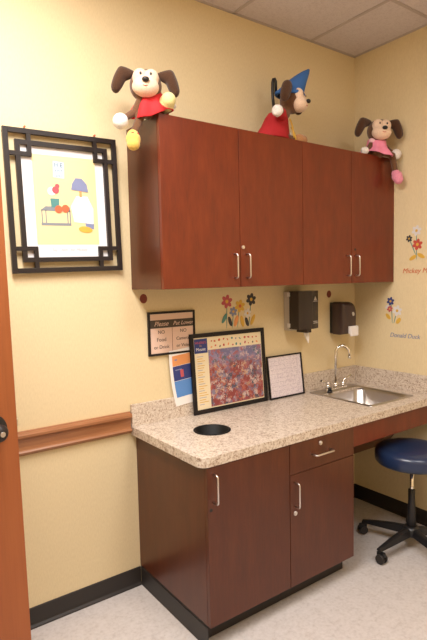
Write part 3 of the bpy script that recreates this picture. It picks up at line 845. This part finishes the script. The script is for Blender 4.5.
# toy 1: slumped over the left end of the wall cabinets
zt = UT+.001
tc = Vector((.038, -.232, UT+.060))
C1 = dict(fur='fur_brown', face='fur_cream', ear='fur_dark')
plush('plush dog in red dress with white paws slumped over the left cabinet end', (.06, -.2, zt), -.50, (.012, -.245, 2.443), tc,
      [dict(pts=[tc+Vector((-.040, -.01, .030)), (-.050, -.245, 2.320), (-.112, -.255, 2.275)], mat='fur_white', r=.034),
       dict(pts=[tc+Vector((.040, -.01, .035)), (.105, -.245, 2.405), (.112, -.262, 2.385)], mat='fur_white', r=.020)],
      [dict(pts=[tc+Vector((-.020, -.02, -.030)), (-.025, -.262, 2.305), (-.070, -.265, 2.212)], mat='fur_yellow', toe=(-.15, -.35, -1), bow='cloth_red'),
       dict(pts=[tc+Vector((.020, -.02, -.028)), (.085, -.252, UT+.030), (.095, -.262, UT+.048)], mat='fur_lemon', s=1.15, toe=(-.05, -.6, .25))],
      C1, lambda T, t, h: skirt(T, t, h, 'cloth_red', 'cloth_red', flare=.100, drop=.030, dd=(-.86, -.5), dv=.055), roll=.05)
# toy 2: coat and pointed cap, sideways, in the middle
tc = Vector((.848, -.20, UT+.085))
C2 = dict(fur='fur_brown', face='fur_cream', ear='fur_dark')
def cap(T, hp, rot, hc, F):
    S_ = 1.24; g = G(); n = 24; R = []
    for k in range(9):
        u = k/8; c = hp(.085*u**1.2, .012-.05*u**1.3, .026+.135*u); r_ = .060*(1-u)**.85+.004
        ux, uy = F @ Vector((1, 0, 0)), F @ Vector((0, 1, .4*u))
        r_ *= S_; R.append([c+(ux*math.cos(2*PI*q/n)+uy*math.sin(2*PI*q/n))*r_ for q in range(n)])
    ringloft(g, R, None); T.part('cap', g, 'cloth_blue')
    g = G(); pts = [hp(.061*math.cos(a), .012+.060*math.sin(a), .026) for a in (2*PI*k/24 for k in range(25))]
    g.tube(pts, .011, n=8, cap=False); T.part('cap_brim', g, 'cloth_blue')
def coat2(T, t, h):
    g = G(); n = 44; R = []
    for r_, z, ox in ((.030, .085, .014), (.060, .070, .006), (.074, .04, -.004), (.082, 0, -.014), (.096, -.035, -.026), (.112, -.068, -.038), (.106, -.072, -.038), (.06, -.04, 0)):
        R.append([t+Vector((ox+r_*(1+(.07*math.sin(a*8) if r_ > .08 else 0))*math.cos(a), r_*.72*math.sin(a), z)) for a in (2*PI*k/n for k in range(n))])
    ringloft(g, R, None); T.part('coat', g, 'cloth_wine')
    g = G(); limb(g, [t+Vector((-.02, -.050, .05)), t+Vector((-.045, -.080, .048))], [.032, .030], 5); s_ = T.part('sleeve', g, 'cloth_wine'); remesh(s_, .005)
    g = G(); g.tube([t+Vector((.055, -.045, .045)), t+Vector((.062, -.058, 0)), t+Vector((.058, -.072, -.06))], .0045, n=8)
    g.tube([t+Vector((.060, -.05, .0)), t+Vector((.072, -.062, -.035)), t+Vector((.074, -.07, -.07))], .0045, n=8); T.part('cord', g, 'gold')
def tail2(T, t, h):
    g = G(); b0 = t+Vector((.012, .035, .10))
    g.tube([b0, b0+Vector((.0, .01, .09)), b0+Vector((.0, .01, .155)), b0+Vector((.006, .01, .175)), b0+Vector((.016, .01, .180)), b0+Vector((.024, .01, .168)), b0+Vector((.024, .01, .10))], .0085, n=10)
    T.part('hook_handle', g, 'black_plastic')
plush('plush dog in dark red coat and blue pointed cap on the cabinet top', (.86, -.2, zt), .50, (.948, -.215, 2.556), tc,
      [dict(pts=[tc+Vector((-.030, -.045, .050)), tc+Vector((-.055, -.095, .052)), tc+Vector((-.085, -.105, .048))], mat='fur_white', r=.030),
       dict(pts=[tc+Vector((.030, .030, .050)), tc+Vector((.060, .025, .01)), tc+Vector((.075, .010, -.02))], mat='fur_white', r=.022)],
      [dict(pts=[tc+Vector((.01, -.03, -.045)), tc+Vector((.055, -.045, -.062)), tc+Vector((.095, -.05, -.062))], mat='fur_caramel', toe=(1, -.2, 0)),
       dict(pts=[tc+Vector((.0, .03, -.045)), tc+Vector((.05, .035, -.062)), tc+Vector((.075, .035, -.062))], mat='fur_caramel', toe=(1, .1, 0))],
      C2, coat2, cap, extra=tail2, pitch=.12)
# toy 3: pink dress at the right end
tc = Vector((1.600, -.290, UT+.054))
C3 = dict(fur='fur_brown', face='fur_cream', ear='fur_dark')
plush('plush dog in pink dress and pink shoes at the right cabinet end', (1.6, -.27, zt), -.55, (1.590, -.315, 2.462), tc,
      [dict(pts=[tc+Vector((-.042, -.004, .030)), (1.530, -.285, 2.355), (1.508, -.285, 2.345)], mat='fur_white', r=.024),
       dict(pts=[tc+Vector((.042, -.012, .030)), (1.678, -.330, 2.350), (1.695, -.350, 2.335)], mat='fur_white', r=.032)],
      [dict(pts=[tc+Vector((.022, -.03, -.026)), (1.660, -.362, 2.315), (1.678, -.375, 2.205)], mat='fur_pink', toe=(.1, -.45, -1), bow='cloth_pink'),
       dict(pts=[tc+Vector((-.022, -.02, -.026)), (1.585, -.25, UT+.026), (1.575, -.235, UT+.026)], mat='fur_pink', s=.7, toe=(-.3, .3, 0))],
      C3, lambda T, t, h: skirt(T, t, h, 'cloth_pink', 'cloth_pale_pink', flare=.106, drop=.028, dd=(.25, -.97), dv=.035), roll=.05)
